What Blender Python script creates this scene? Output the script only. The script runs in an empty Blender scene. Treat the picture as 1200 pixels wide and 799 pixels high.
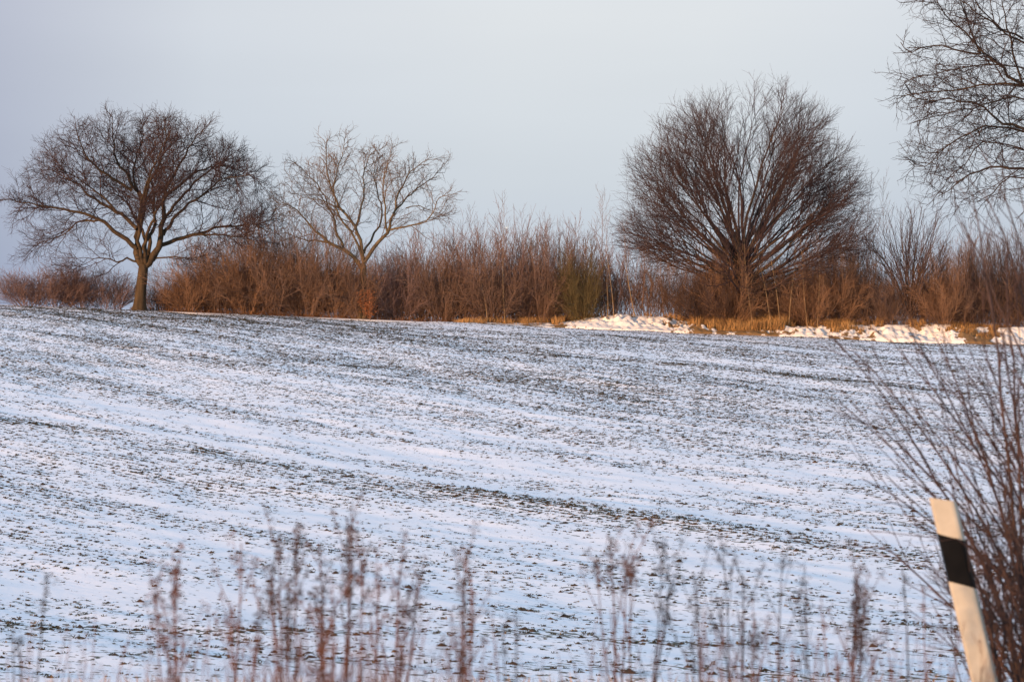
import bpy, math, random
import numpy as np
from mathutils import Vector, noise
R = math.radians
S = bpy.context.scene
COL = S.collection

# ------------------------------------------------------------------ camera, sky, sun, exposure
F = 100.0 / 36.0 * 1200.0            # focal length in photo pixels (1200 wide)
EYE = 1.6
HZ = 451.0                           # photo row of the eye-level horizon
cam_d = bpy.data.cameras.new("camera"); cam = bpy.data.objects.new("camera", cam_d); COL.objects.link(cam)
cam_d.lens = 100; cam_d.sensor_width = 36; cam_d.clip_end = 20000; cam_d.clip_start = 0.1
cam.location = (0, 0, EYE)
cam.rotation_euler = (R(90) + math.atan((HZ - 399.5) / F), 0, 0)
cam_d.dof.use_dof = True; cam_d.dof.focus_distance = 110; cam_d.dof.aperture_fstop = 5.6
cam_d.dof.aperture_blades = 9
S.camera = cam

SUN_EL, SUN_AZ = 5.0, -137.0         # azimuth clockwise from the view direction
sx, sy = math.sin(R(SUN_AZ)), math.cos(R(SUN_AZ))
sun_dir = Vector((sx * math.cos(R(SUN_EL)), sy * math.cos(R(SUN_EL)), math.sin(R(SUN_EL))))
sl = bpy.data.lights.new("sun", 'SUN'); sun = bpy.data.objects.new("sun", sl); COL.objects.link(sun)
sl.energy = 5.0; sl.angle = R(0.6); sl.color = (1.0, 0.575, 0.29)
sun.rotation_euler = sun_dir.to_track_quat('Z', 'Y').to_euler()

W = bpy.data.worlds.new("World"); S.world = W; W.use_nodes = True
nt = W.node_tree; nt.nodes.clear()
def wn(t, **k):
    n = nt.nodes.new(t)
    for a, b in k.items(): setattr(n, a, b)
    return n
wo = wn('ShaderNodeOutputWorld'); bg = wn('ShaderNodeBackground')
sky = wn('ShaderNodeTexSky', sky_type='NISHITA', sun_disc=False)
sky.sun_elevation = R(SUN_EL); sky.sun_rotation = R(SUN_AZ); sky.air_density = 1.0; sky.dust_density = 1.5; sky.ozone_density = 2.0
# thin high veil of winter cloud over the clear sky: a colour that depends on height above the horizon
tc = wn('ShaderNodeTexCoord'); sep = wn('ShaderNodeSeparateXYZ'); ramp = wn('ShaderNodeValToRGB')
nt.links.new(tc.outputs['Generated'], sep.inputs[0]); nt.links.new(sep.outputs['Z'], ramp.inputs[0])
cr = ramp.color_ramp
cr.elements[0].position = 0.0; cr.elements[0].color = (0.33, 0.415, 0.58, 1)
cr.elements[1].position = 1.0; cr.elements[1].color = (0.42, 0.585, 0.77, 1)
for p, c in ((0.03, (0.375, 0.435, 0.535, 1)), (0.07, (0.47, 0.508, 0.565, 1)), (0.13, (0.56, 0.575, 0.60, 1)), (0.4, (0.47, 0.615, 0.78, 1))):
    e = cr.elements.new(p); e.color = c
# slightly brighter to the right, with a lens vignette's darkening put into the left
mr = wn('ShaderNodeMapRange'); mr.inputs['From Min'].default_value = -0.25; mr.inputs['From Max'].default_value = 0.15
nt.links.new(sep.outputs['X'], mr.inputs['Value'])
hr = wn('ShaderNodeValToRGB'); nt.links.new(mr.outputs[0], hr.inputs[0]); h = hr.color_ramp
h.elements[0].position = 0.0; h.elements[0].color = (0.54, 0.55, 0.68, 1); h.elements[1].position = 1.0; h.elements[1].color = (0.93, 0.94, 0.97, 1)
for p, c in ((0.17, (0.65, 0.66, 0.775, 1)), (0.36, (0.90, 0.915, 0.955, 1)), (0.62, (1, 1, 1, 1)), (0.8, (1, 1, 1, 1))):
    e = h.elements.new(p); e.color = c
vm = wn('ShaderNodeMix', data_type='RGBA', blend_type='MULTIPLY'); vm.inputs['Factor'].default_value = 1.0
nt.links.new(ramp.outputs[0], vm.inputs['A']); nt.links.new(hr.outputs[0], vm.inputs['B'])
cn = wn('ShaderNodeTexNoise'); cn.inputs['Scale'].default_value = 5.0; cn.inputs['Detail'].default_value = 3.0   # faint uneven veil
cm_ = wn('ShaderNodeMapping'); cm_.inputs['Scale'].default_value = (1, 1, 7); nt.links.new(tc.outputs['Generated'], cm_.inputs[0]); nt.links.new(cm_.outputs[0], cn.inputs['Vector'])
cr2 = wn('ShaderNodeMapRange'); cr2.inputs['To Min'].default_value = 0.955; cr2.inputs['To Max'].default_value = 1.045; nt.links.new(cn.outputs[0], cr2.inputs['Value'])
vm2 = wn('ShaderNodeMix', data_type='RGBA', blend_type='MULTIPLY'); vm2.inputs['Factor'].default_value = 1.0
nt.links.new(vm.outputs['Result'], vm2.inputs['A']); nt.links.new(cr2.outputs[0], vm2.inputs['B']); vm = vm2
dv = wn('ShaderNodeMix', data_type='RGBA', blend_type='MULTIPLY'); dv.inputs['Factor'].default_value = 1.0
dv.inputs['B'].default_value = (10, 10, 10, 1)       # veil colours are written for background strength 0.1
nt.links.new(vm.outputs['Result'], dv.inputs['A'])
mx = wn('ShaderNodeMix', data_type='RGBA'); mx.inputs['Factor'].default_value = 0.85
nt.links.new(sky.outputs[0], mx.inputs['A']); nt.links.new(dv.outputs['Result'], mx.inputs['B'])
nt.links.new(mx.outputs['Result'], bg.inputs[0]); bg.inputs[1].default_value = 0.1
nt.links.new(bg.outputs[0], wo.inputs[0])
S.view_settings.view_transform = 'Standard'; S.view_settings.look = 'None'
S.view_settings.exposure = 0.56; S.view_settings.gamma = 1.0; S.view_settings.use_curve_mapping = False
S.render.engine = 'CYCLES'
S.cycles.max_bounces = 5; S.cycles.diffuse_bounces = 2

# ------------------------------------------------------------------ helpers
rnd = random.Random(7)
def px(x, y, d):
    """world point seen at photo pixel x, y when it stands d metres away"""
    return ((x - 600) / F * d, d, EYE + (HZ - y) / F * d)

def new_mat(name, col, col2=None, scale=3.0, rough=0.85, bump=0.0, bscale=30.0, coord='Object', stretch=(1, 1, 1)):
    m = bpy.data.materials.new(name); m.use_nodes = True; t = m.node_tree; b = t.nodes['Principled BSDF']
    b.inputs['Roughness'].default_value = rough
    b.inputs['Specular IOR Level'].default_value = 0.25
    c = t.nodes.new('ShaderNodeTexCoord'); mp = t.nodes.new('ShaderNodeMapping'); mp.inputs['Scale'].default_value = stretch
    t.links.new(c.outputs[coord], mp.inputs[0])
    n = t.nodes.new('ShaderNodeTexNoise'); n.inputs['Scale'].default_value = scale; n.inputs['Detail'].default_value = 5
    t.links.new(mp.outputs[0], n.inputs['Vector'])
    r = t.nodes.new('ShaderNodeValToRGB'); r.color_ramp.elements[0].position = 0.35; r.color_ramp.elements[1].position = 0.65
    r.color_ramp.elements[0].color = (*col, 1); r.color_ramp.elements[1].color = (*(col2 or col), 1)
    t.links.new(n.outputs[0], r.inputs[0]); t.links.new(r.outputs[0], b.inputs['Base Color'])
    if bump:
        n2 = t.nodes.new('ShaderNodeTexNoise'); n2.inputs['Scale'].default_value = bscale; n2.inputs['Detail'].default_value = 4
        t.links.new(mp.outputs[0], n2.inputs['Vector'])
        bp = t.nodes.new('ShaderNodeBump'); bp.inputs['Strength'].default_value = 1.0; bp.inputs['Distance'].default_value = bump
        t.links.new(n2.outputs[0], bp.inputs['Height']); t.links.new(bp.outputs[0], b.inputs['Normal'])
    return m

def tagit(o, label=None, cat=None, group=None, kind=None):
    if label: o['label'] = label
    if cat: o['category'] = cat
    if group: o['group'] = group
    if kind: o['kind'] = kind
    return o
def empty(name, loc=(0, 0, 0)):
    o = bpy.data.objects.new(name, None); o.location = loc; o.empty_display_size = 0.3; COL.objects.link(o); return o

def mesh_np(name, V, Q, mat, T=None, smooth=False):
    V = np.asarray(V, dtype=np.float32); me = bpy.data.meshes.new(name)
    nq = 0 if Q is None else len(Q); ntq = 0 if T is None else len(T)
    me.vertices.add(len(V)); me.vertices.foreach_set('co', V.ravel())
    L = []
    if nq: L.append(np.asarray(Q, dtype=np.int32).ravel())
    if ntq: L.append(np.asarray(T, dtype=np.int32).ravel())
    L = np.concatenate(L)
    me.loops.add(len(L)); me.loops.foreach_set('vertex_index', L)
    starts = np.concatenate([np.arange(nq) * 4, nq * 4 + np.arange(ntq) * 3]).astype(np.int32)
    me.polygons.add(nq + ntq); me.polygons.foreach_set('loop_start', starts)
    if smooth: me.polygons.foreach_set('use_smooth', np.ones(nq + ntq, dtype=bool))
    me.update(calc_edges=True)
    if mat: me.materials.append(mat)
    return me
def link(name, me, parent=None, loc=None):
    o = bpy.data.objects.new(name, me); COL.objects.link(o)
    if parent is not None: o.parent = parent
    if loc is not None: o.location = loc
    return o

class Tubes:
    """collects tapered polylines and turns them all into one tube mesh"""
    def __init__(s): s.P = []; s.R = []; s.N = []
    def add(s, pts, rads):
        s.P.extend(pts); s.R.extend(rads); s.N.append(len(pts))
    def arrays(s, sides):
        P = np.array(s.P, dtype=np.float64).reshape(-1, 3); Rr = np.array(s.R); n = len(P)
        last = np.zeros(n, bool); ends = np.cumsum(s.N) - 1; last[ends] = True
        first = np.zeros(n, bool); first[np.concatenate([[0], ends[:-1] + 1])] = True
        d = np.zeros_like(P); fwd = np.zeros_like(P); fwd[:-1] = P[1:] - P[:-1]; fwd[last] = 0
        bwd = np.zeros_like(P); bwd[1:] = P[1:] - P[:-1]; bwd[first] = 0
        d = fwd + bwd; d /= (np.linalg.norm(d, axis=1)[:, None] + 1e-9)
        ref = np.where(np.abs(d[:, 2:3]) > 0.93, np.array([[1., 0.13, 0]]), np.array([[0, 0.1, 1.]]))
        # one reference per polyline keeps the rings from twisting
        gid = np.repeat(np.arange(len(s.N)), s.N); ref = ref[np.concatenate([[0], ends[:-1] + 1])][gid]
        a = np.cross(d, ref); a /= (np.linalg.norm(a, axis=1)[:, None] + 1e-9); b = np.cross(d, a)
        ang = np.arange(sides) * 2 * np.pi / sides
        V = P[:, None, :] + Rr[:, None, None] * (np.cos(ang)[None, :, None] * a[:, None, :] + np.sin(ang)[None, :, None] * b[:, None, :])
        i = np.nonzero(~last)[0]; k = np.arange(sides); k2 = (k + 1) % sides
        Q = np.stack([i[:, None] * sides + k, i[:, None] * sides + k2, (i[:, None] + 1) * sides + k2, (i[:, None] + 1) * sides + k], axis=-1).reshape(-1, 4)
        return V.reshape(-1, 3), Q
    def mesh(s, name, mat, sides=3, smooth=True, origin=(0, 0, 0)):
        V, Q = s.arrays(sides)
        return mesh_np(name, V - np.array(origin), Q, mat, smooth=smooth)

def norm(v):
    l = math.sqrt(v[0]**2 + v[1]**2 + v[2]**2) or 1.0
    return (v[0]/l, v[1]/l, v[2]/l)
def rot_away(d, ang, az):
    """direction at angle ang from d, turned by az around it"""
    ref = (0, 0, 1) if abs(d[2]) < 0.9 else (1, 0, 0)
    a = norm((d[1]*ref[2]-d[2]*ref[1], d[2]*ref[0]-d[0]*ref[2], d[0]*ref[1]-d[1]*ref[0]))
    b = (d[1]*a[2]-d[2]*a[1], d[2]*a[0]-d[0]*a[2], d[0]*a[1]-d[1]*a[0])
    c, s_, ca, sa = math.cos(ang), math.sin(ang), math.cos(az), math.sin(az)
    return (d[0]*c + s_*(a[0]*ca+b[0]*sa), d[1]*c + s_*(a[1]*ca+b[1]*sa), d[2]*c + s_*(a[2]*ca+b[2]*sa))

def grow(rg, start, d, length, r0, r1, seg, wob, up, env=None):
    n = max(2, int(length / seg)); st = length / n
    p = start; pts = [p]; rad = [r0]; g = rg.gauss
    for i in range(n):
        d = norm((d[0] + g(0, wob), d[1] + g(0, wob), d[2] + g(0, wob) + up))
        p = (p[0] + d[0]*st, p[1] + d[1]*st, p[2] + d[2]*st)
        pts.append(p); rad.append(r0 + (r1 - r0) * (i + 1) / n)
        if env is not None and not env(p) and i >= 1: break
    return pts, rad

def children(rg, pts, rads, spec, lvl, out, env):
    """spec: list of levels (spacing, start_frac, ang, len0, len1, wob, up, seg, rfac)"""
    if lvl >= len(spec): return
    spacing, sf, ang, l0, l1, wob, up, seg, rmin = spec[lvl]
    seglen = [math.dist(pts[i], pts[i+1]) for i in range(len(pts)-1)]
    tot = sum(seglen); s_ = tot * sf + rg.random() * spacing; az = rg.random() * 6.28
    acc = 0; i = 0
    while s_ < tot:
        while i < len(seglen) - 1 and acc + seglen[i] < s_: acc += seglen[i]; i += 1
        f = min(1, (s_ - acc) / max(seglen[i], 1e-6)); a, b = pts[i], pts[i+1]
        p = (a[0]+(b[0]-a[0])*f, a[1]+(b[1]-a[1])*f, a[2]+(b[2]-a[2])*f)
        d = norm((b[0]-a[0], b[1]-a[1], b[2]-a[2]))
        az += 2.4 + rg.uniform(-0.5, 0.5)
        cd = rot_away(d, ang * rg.uniform(0.7, 1.3), az)
        t = s_ / tot
        ln = (l0 + (l1 - l0) * t) * rg.uniform(0.6, 1.25)
        pr = rads[i] + (rads[i+1] - rads[i]) * f
        r = min(max(pr * 0.75, rmin), max(rmin, ln * 0.0135))
        cp, crd = grow(rg, p, cd, ln, r, max(rmin * 0.6, r * 0.35), seg, wob, up, env)
        out[lvl].append((cp, crd))
        children(rg, cp, crd, spec, lvl + 1, out, env)
        s_ += spacing * rg.uniform(0.7, 1.3)

# ------------------------------------------------------------------ terrain
def zc(x):
    x = np.clip(x, -70, 60); return 5.80 - 0.040 * x
BANK_X = np.array([-80, -6, -2, 1, 3, 5.5, 8, 11, 13, 15, 19, 22, 27, 31, 34, 38, 80.]) 
BANK_H = np.array([0, 0, 0.05, .12, .25, .70, 0.95, 0.95, .6, .5, .6, .8, 1.05, 1.25, 1.1, 1.25, 1.3])
def bank(x): return np.interp(x, BANK_X, BANK_H)
NEAR_Y = np.array([-4500, 14.6, 15.8, 17.5, 20, 23.5, 26, 30, 36, 41, 45.])
NEAR_Z = np.array([0, 0, -.12, -.62, -1.65, -2.85, -3.2, -3.36, -3.34, -3.24, -3.1])
def sstep(t): t = np.clip(t, 0, 1); return t * t * (3 - 2 * t)
def H0(x, y):
    x = np.asarray(x, float); y = np.asarray(y, float)
    Zc = zc(x); z0 = -3.1
    t = np.clip((y - 45) / 155, 0, 1); m0, m1 = -0.15, 0.85
    h = (t**3 - 2*t**2 + t) * m0 + (-2*t**3 + 3*t**2) + (t**3 - t**2) * m1
    z = z0 + (Zc - z0) * h
    z = np.where(y < 45, np.interp(y, NEAR_Y, NEAR_Z), z)
    z = z + bank(x) * sstep((y - 199.6) / 1.6)
    far = np.interp(y, [200, 203, 208, 216, 240, 330, 900, 9000], [0, .05, -.1, -.9, -3.6, -9, -14, -20])
    return z + far
def H(x, y): return float(H0(x, y))
# rows of the sown crop run along U on the ground
U = (0.52, -0.854); Vv = (0.854, 0.52)
def relief(x, y):
    u = x*U[0] + y*U[1]; v = x*Vv[0] + y*Vv[1]
    return (0.17 * noise.noise((u*0.045, v*0.13, 9.3)) + 0.075 * noise.noise((u*0.10, v*0.35, 3.1)) + 0.045 * noise.noise((u*0.35, v*1.3, 7.7)))

def ground_at(pxx, pyy):
    lo = None
    y = 38.0
    while y < 200:
        x, _, z = px(pxx, pyy, y)
        if z < H(x, y): return x, y
        y += 0.25
    return px(pxx, pyy, 200)[0], 200.0

# marks that run across the field, given by where they lie on the ground
def gline(pts): return [ground_at(*p) for p in pts]
BARE = [ # (ground polyline, half width, gain): strips where the snow has blown thin
    (gline([(-60, 483), (0, 490), (120, 508), (300, 541), (400, 553), (560, 580), (700, 603), (860, 628), (1060, 655), (1260, 690)]), 0.95, 1.9),
    (gline([(-60, 716), (0, 728), (150, 737), (400, 744), (600, 744), (660, 746)]), 0.55, 3.4),
    (gline([(600, 741), (760, 755), (900, 752), (1250, 760)]), 0.5, 3.0),
    (gline([(600, 712), (700, 722), (900, 728), (1050, 728), (1250, 735)]), 0.45, 2.4),
    (gline([(-60, 770), (300, 772), (700, 790), (1200, 795)]), 1.6, 2.2),
    (gline([(560, 412), (760, 424), (900, 437), (1080, 456), (1250, 470)]), 0.9, 2.0),
    (gline([(-20, 366), (300, 376), (560, 386), (700, 392)]), 7.0, 0.4),
    (gline([(600, 392), (800, 396), (1010, 402), (1220, 407)]), 0.6, 1.2),
    (gline([(-60, 430), (300, 425), (500, 430), (800, 470)]), 5.0, 0.7),
]
CLEAN = [
    (gline([(-60, 470), (0, 478), (300, 527), (480, 559), (700, 589), (900, 612), (1060, 634), (1250, 660)]), 0.9, 1.0),
    (gline([(-60, 455), (100, 470), (300, 505), (560, 540), (800, 575)]), 1.6, 0.75),
    (gline([(400, 600), (600, 625), (800, 650), (1000, 680), (1250, 700)]), 2.1, 0.82),
    (gline([(-60, 680), (150, 690), (400, 700), (560, 700)]), 1.4, 0.8),
    (gline([(100, 430), (260, 440), (460, 460), (700, 500)]), 1.5, 0.6),
    (gline([(820, 400), (950, 412), (1250, 422)]), 2.2, 0.85),
    (gline([(560, 382), (700, 389), (900, 397), (1040, 404), (1250, 412)]), 7.0, 0.62),
    (gline([(700, 412), (900, 428), (1080, 444)]), 1.0, 0.6),
]
def seg_dist(px_, py_, line):
    best = np.full(px_.shape, 1e9)
    for (x0, y0), (x1, y1) in zip(line[:-1], line[1:]):
        dx, dy = x1-x0, y1-y0; L2 = dx*dx+dy*dy + 1e-9
        t = np.clip(((px_-x0)*dx + (py_-y0)*dy)/L2, 0, 1)
        best = np.minimum(best, np.hypot(px_-x0-t*dx, py_-y0-t*dy))
    return best
def cover(x, y):
    """how much soil and crop shows through the snow, 0.. about 5 (arrays)"""
    base = np.array([1.45 + 1.0 * max(0, 0.12 + noise.noise((a*0.07 + b*0.05, b*0.045, 1.7)))
                     + 1.45 * noise.noise(((a*U[0]+b*U[1])*0.05, (a*Vv[0]+b*Vv[1])*1.1, 5.5)) + 0.9 * noise.noise((a*0.6, b*0.5, 2.5)) for a, b in zip(x.tolist(), y.tolist())])
    base = base + np.clip((y - 100) / 90, 0, 1) * 0.6
    brk = np.array([0.35 + 1.1 * max(0, 0.6 + 1.1*noise.noise((a*0.32, b*0.32, 8.8))) for a, b in zip(x.tolist(), y.tolist())])
    for line, w, g in BARE:
        base = base + g * brk * np.exp(-(seg_dist(x, y, line) / w)**2)
    for line, w, g in CLEAN:
        base = base * (1 - g * np.exp(-(seg_dist(x, y, line) / w)**2))
    base = np.where(y < 44, base * 0.5 + 0.3, base)
    return np.clip(base, 0.02, 6)

def stretch(lo, hi, first, ratio=1.35):
    out = []; v = lo; s_ = first
    while v < hi: v += s_; s_ *= ratio; out.append(v)
    return out
xr = stretch(54, 6000, 1.0); xs = np.array([-v for v in reversed(xr)] + list(np.arange(-54, 54.01, 0.3)) + xr)
yn = [-v for v in reversed(stretch(0, 4500, 3.0, 1.5))]
ys = np.array(yn + list(np.arange(0, 14, 1.0)) + list(np.arange(14, 44, 0.5)) + list(np.arange(44, 207, 0.2)) + stretch(207, 8500, 1.0, 1.25))
XX, YY = np.meshgrid(xs, ys); ZZ = H0(XX, YY)
fx, fy = XX.ravel(), YY.ravel(); fz = ZZ.ravel().copy()
inside = (np.abs(fx) <= 54) & (fy >= 38) & (fy <= 199.5)
idx = np.nonzero(inside)[0]
fz[idx] += np.array([relief(a, b) for a, b in zip(fx[idx].tolist(), fy[idx].tolist())])
cov = np.full(len(fx), 0.9); cov[idx] = cover(fx[idx], fy[idx])
nx_, ny_ = len(xs), len(ys)
gi = np.arange(nx_*ny_).reshape(ny_, nx_)
GQ = np.stack([gi[:-1, :-1], gi[:-1, 1:], gi[1:, 1:], gi[1:, :-1]], axis=-1).reshape(-1, 4)

def snow_nodes(name, soil=True):
    m = bpy.data.materials.new(name); m.use_nodes = True; t = m.node_tree; b = t.nodes['Principled BSDF']
    b.inputs['Roughness'].default_value = 0.6; b.inputs['Specular IOR Level'].default_value = 0.2
    N = t.nodes.new; Lk = t.links.new
    c = N('ShaderNodeTexCoord'); mp = N('ShaderNodeMapping'); mp.vector_type = 'TEXTURE'
    mp.inputs['Rotation'].default_value = (0, 0, math.atan2(U[1], U[0])); mp.inputs['Scale'].default_value = (2.4, 1, 1)
    Lk(c.outputs['Object'], mp.inputs[0])
    # soil and seedlings breaking through in flecks
    n1 = N('ShaderNodeTexNoise'); n1.inputs['Scale'].default_value = 6.5; n1.inputs['Detail'].default_value = 3; n1.inputs['Roughness'].default_value = 0.55
    Lk(mp.outputs[0], n1.inputs['Vector'])
    at = N('ShaderNodeAttribute'); at.attribute_name = 'cover'
    mth = N('ShaderNodeMath'); mth.operation = 'MULTIPLY_ADD'; mth.inputs[1].default_value = 0.028; Lk(at.outputs['Fac'], mth.inputs[0]); Lk(n1.outputs[0], mth.inputs[2])
    rp = N('ShaderNodeValToRGB'); rp.color_ramp.elements[0].position = 0.655; rp.color_ramp.elements[1].position = 0.70
    Lk(mth.outputs[0], rp.inputs[0])
    n2 = N('ShaderNodeTexNoise'); n2.inputs['Scale'].default_value = 9.0; Lk(c.outputs['Object'], n2.inputs['Vector'])
    sc = N('ShaderNodeValToRGB'); sc.color_ramp.elements[0].position = 0.4; sc.color_ramp.elements[1].position = 0.6
    sc.color_ramp.elements[0].color = (0.075, 0.055, 0.035, 1); sc.color_ramp.elements[1].color = (0.075, 0.085, 0.035, 1)
    Lk(n2.outputs[0], sc.inputs[0])
    n3 = N('ShaderNodeTexNoise'); n3.inputs['Scale'].default_value = 0.25; n3.inputs['Detail'].default_value = 4; Lk(mp.outputs[0], n3.inputs['Vector'])
    wc = N('ShaderNodeValToRGB'); wc.color_ramp.elements[0].color = (0.86, 0.875, 0.89, 1); wc.color_ramp.elements[1].color = (0.92, 0.92, 0.925, 1)
    Lk(n3.outputs[0], wc.inputs[0])
    mix = N('ShaderNodeMix'); mix.data_type = 'RGBA'; Lk(rp.outputs[0], mix.inputs['Factor']); Lk(wc.outputs[0], mix.inputs['A']); Lk(sc.outputs[0], mix.inputs['B'])
    Lk(mix.outputs['Result'], b.inputs['Base Color'])
    n4 = N('ShaderNodeTexNoise'); n4.inputs['Scale'].default_value = 5.0; n4.inputs['Detail'].default_value = 5; Lk(mp.outputs[0], n4.inputs['Vector'])
    bp = N('ShaderNodeBump'); bp.inputs['Strength'].default_value = 1.0; bp.inputs['Distance'].default_value = 0.012
    Lk(n4.outputs[0], bp.inputs['Height']); Lk(bp.outputs[0], b.inputs['Normal'])
    return m
M_snow = snow_nodes('snow_field')
gme = mesh_np('ground', np.stack([fx, fy, fz], axis=1), GQ, M_snow, smooth=True)
at = gme.attributes.new('cover', 'FLOAT', 'POINT'); at.data.foreach_set('value', cov.astype(np.float32))
tagit(link('snowy_ground', gme), 'rolling winter field under thin wind-blown snow', kind='structure')

# ------------------------------------------------------------------ materials of plants
M_oakbark = new_mat('oak_bark', (0.034, 0.023, 0.013), (0.075, 0.05, 0.026), 1.4, bump=0.03, bscale=9, stretch=(3, 3, 0.6))
M_oaktwig = new_mat('oak_twig', (0.036, 0.021, 0.020), (0.062, 0.035, 0.030), 0.6)
M_palebark = new_mat('pale_bark', (0.07, 0.05, 0.028), (0.15, 0.11, 0.06), 1.4, bump=0.02, bscale=9, stretch=(3, 3, 0.6))
M_paletwig = new_mat('pale_twig', (0.095, 0.066, 0.048), (0.155, 0.11, 0.078), 0.6)
M_beechbark = new_mat('beech_bark', (0.05, 0.034, 0.023), (0.095, 0.062, 0.038), 1.0, bump=0.02, bscale=6, stretch=(3, 3, 0.6))
M_beechtwig = new_mat('beech_twig', (0.040, 0.024, 0.022), (0.068, 0.040, 0.034), 0.5)
M_darkbark = new_mat('dark_bark', (0.022, 0.016, 0.012), (0.05, 0.034, 0.02), 1.2, bump=0.02, bscale=8)
M_darktwig = new_mat('dark_twig', (0.020, 0.014, 0.013), (0.042, 0.026, 0.022), 0.6)
TW = {
    'purple': new_mat('purple_brown_twig', (0.125, 0.080, 0.072), (0.21, 0.135, 0.115), 0.7),
    'rust': new_mat('rust_brown_twig', (0.165, 0.090, 0.052), (0.26, 0.150, 0.088), 0.7),
    'brown': new_mat('brown_twig', (0.13, 0.080, 0.057), (0.21, 0.130, 0.090), 0.7),
    'olive': new_mat('olive_twig', (0.085, 0.065, 0.027), (0.14, 0.105, 0.045), 0.7),
    'tan': new_mat('tan_stem', (0.17, 0.115, 0.06), (0.29, 0.20, 0.11), 0.9),
    'dark': new_mat('dark_brown_twig', (0.05, 0.034, 0.03), (0.095, 0.06, 0.048), 0.7),
}

# ------------------------------------------------------------------ trees
def traced_tree(name, base, trunk, limbs, spec, label, cat, mb, mt, r_trunk, seed, depth, env=None, extra=0, top=None, scale=1.0):
    """trunk and limbs are polylines (x, dy, z) in metres relative to the base"""
    rg = random.Random(seed); root = empty(name, base); tagit(root, label, cat)
    T = Tubes(); n = len(trunk); fine = []
    for i in range(n - 1):
        for k in range(4):
            f = k / 4; fine.append(tuple(trunk[i][j] + (trunk[i+1][j] - trunk[i][j]) * f for j in range(3)))
    fine.append(trunk[-1]); m = len(fine)
    rads = [r_trunk * (1.0 + 0.45 * max(0, 1 - i / (m * 0.22))**2 - 0.22 * i / m) for i in range(m)]
    fine = [(fine[0][0], fine[0][1], -0.4)] + fine; rads = [rads[0] * 1.05] + rads
    rads = [q * 1.12 for q in rads]; T.add(fine, rads); link('trunk', T.mesh('trunk', mb, 12), root)
    out = [[] for _ in spec]
    allimbs = []
    for (pts, r0) in limbs:
        # resample with a little unevenness
        P = [Vector(p) for p in pts]; res = []; nseg = 0
        for i in range(len(P) - 1):
            k = max(2, int((P[i+1] - P[i]).length / 0.45))
            for j in range(k):
                f = j / k
                a = P[max(i-1, 0)]; b = P[i]; c = P[i+1]; d = P[min(i+2, len(P)-1)]
                q = 0.5 * ((2*b) + (c-a)*f + (2*a-5*b+4*c-d)*f*f + (3*b-a-3*c+d)*f**3)
                res.append(q)
        res.append(P[-1])
        w = 0.05
        res = [q if i == 0 else q + Vector((rg.gauss(0, w), rg.gauss(0, w), rg.gauss(0, w))) for i, q in enumerate(res)]
        mm = len(res); r1 = 0.016
        rd = [r1 + (r0 - r1) * (1 - i/(mm-1))**1.15 for i in range(mm)]
        pts2 = [tuple(q) for q in res]; allimbs.append((pts2, rd))
    for pts2, rd in allimbs:
        L = Tubes(); L.add(pts2, rd); link('limb', L.mesh('limb', mb, 8), root)
        children(rg, pts2, rd, spec, 0, out, env)
        if env is not None and len(pts2) > 12:
            sp0 = spec[0]; children(rg, pts2, rd, [(sp0[0] * 1.15, 0.62, sp0[2], sp0[3] * .6, sp0[4] * .9, *sp0[5:])] + list(spec[1:]), 0, out, env)
    C1 = Tubes()
    for lv in out:
        for p, r in lv: C1.add(p, r)
    link('crown', C1.mesh('crown', mt, 3), root)
    return root, sum(len(l) for l in out)

def trace(pts, ox, oy, sc, D, base, depth_end):
    """photo-crop polyline to metres relative to base, leaving towards/away from the camera along its length"""
    W_ = [px(ox + p[0]/sc, oy + p[1]/sc, D) for p in pts]; n = len(W_) - 1
    return [(w[0]-base[0], depth_end * (i/n)**1.1, w[2]-base[2]) for i, w in enumerate(W_)]

D0 = 200.0
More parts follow.
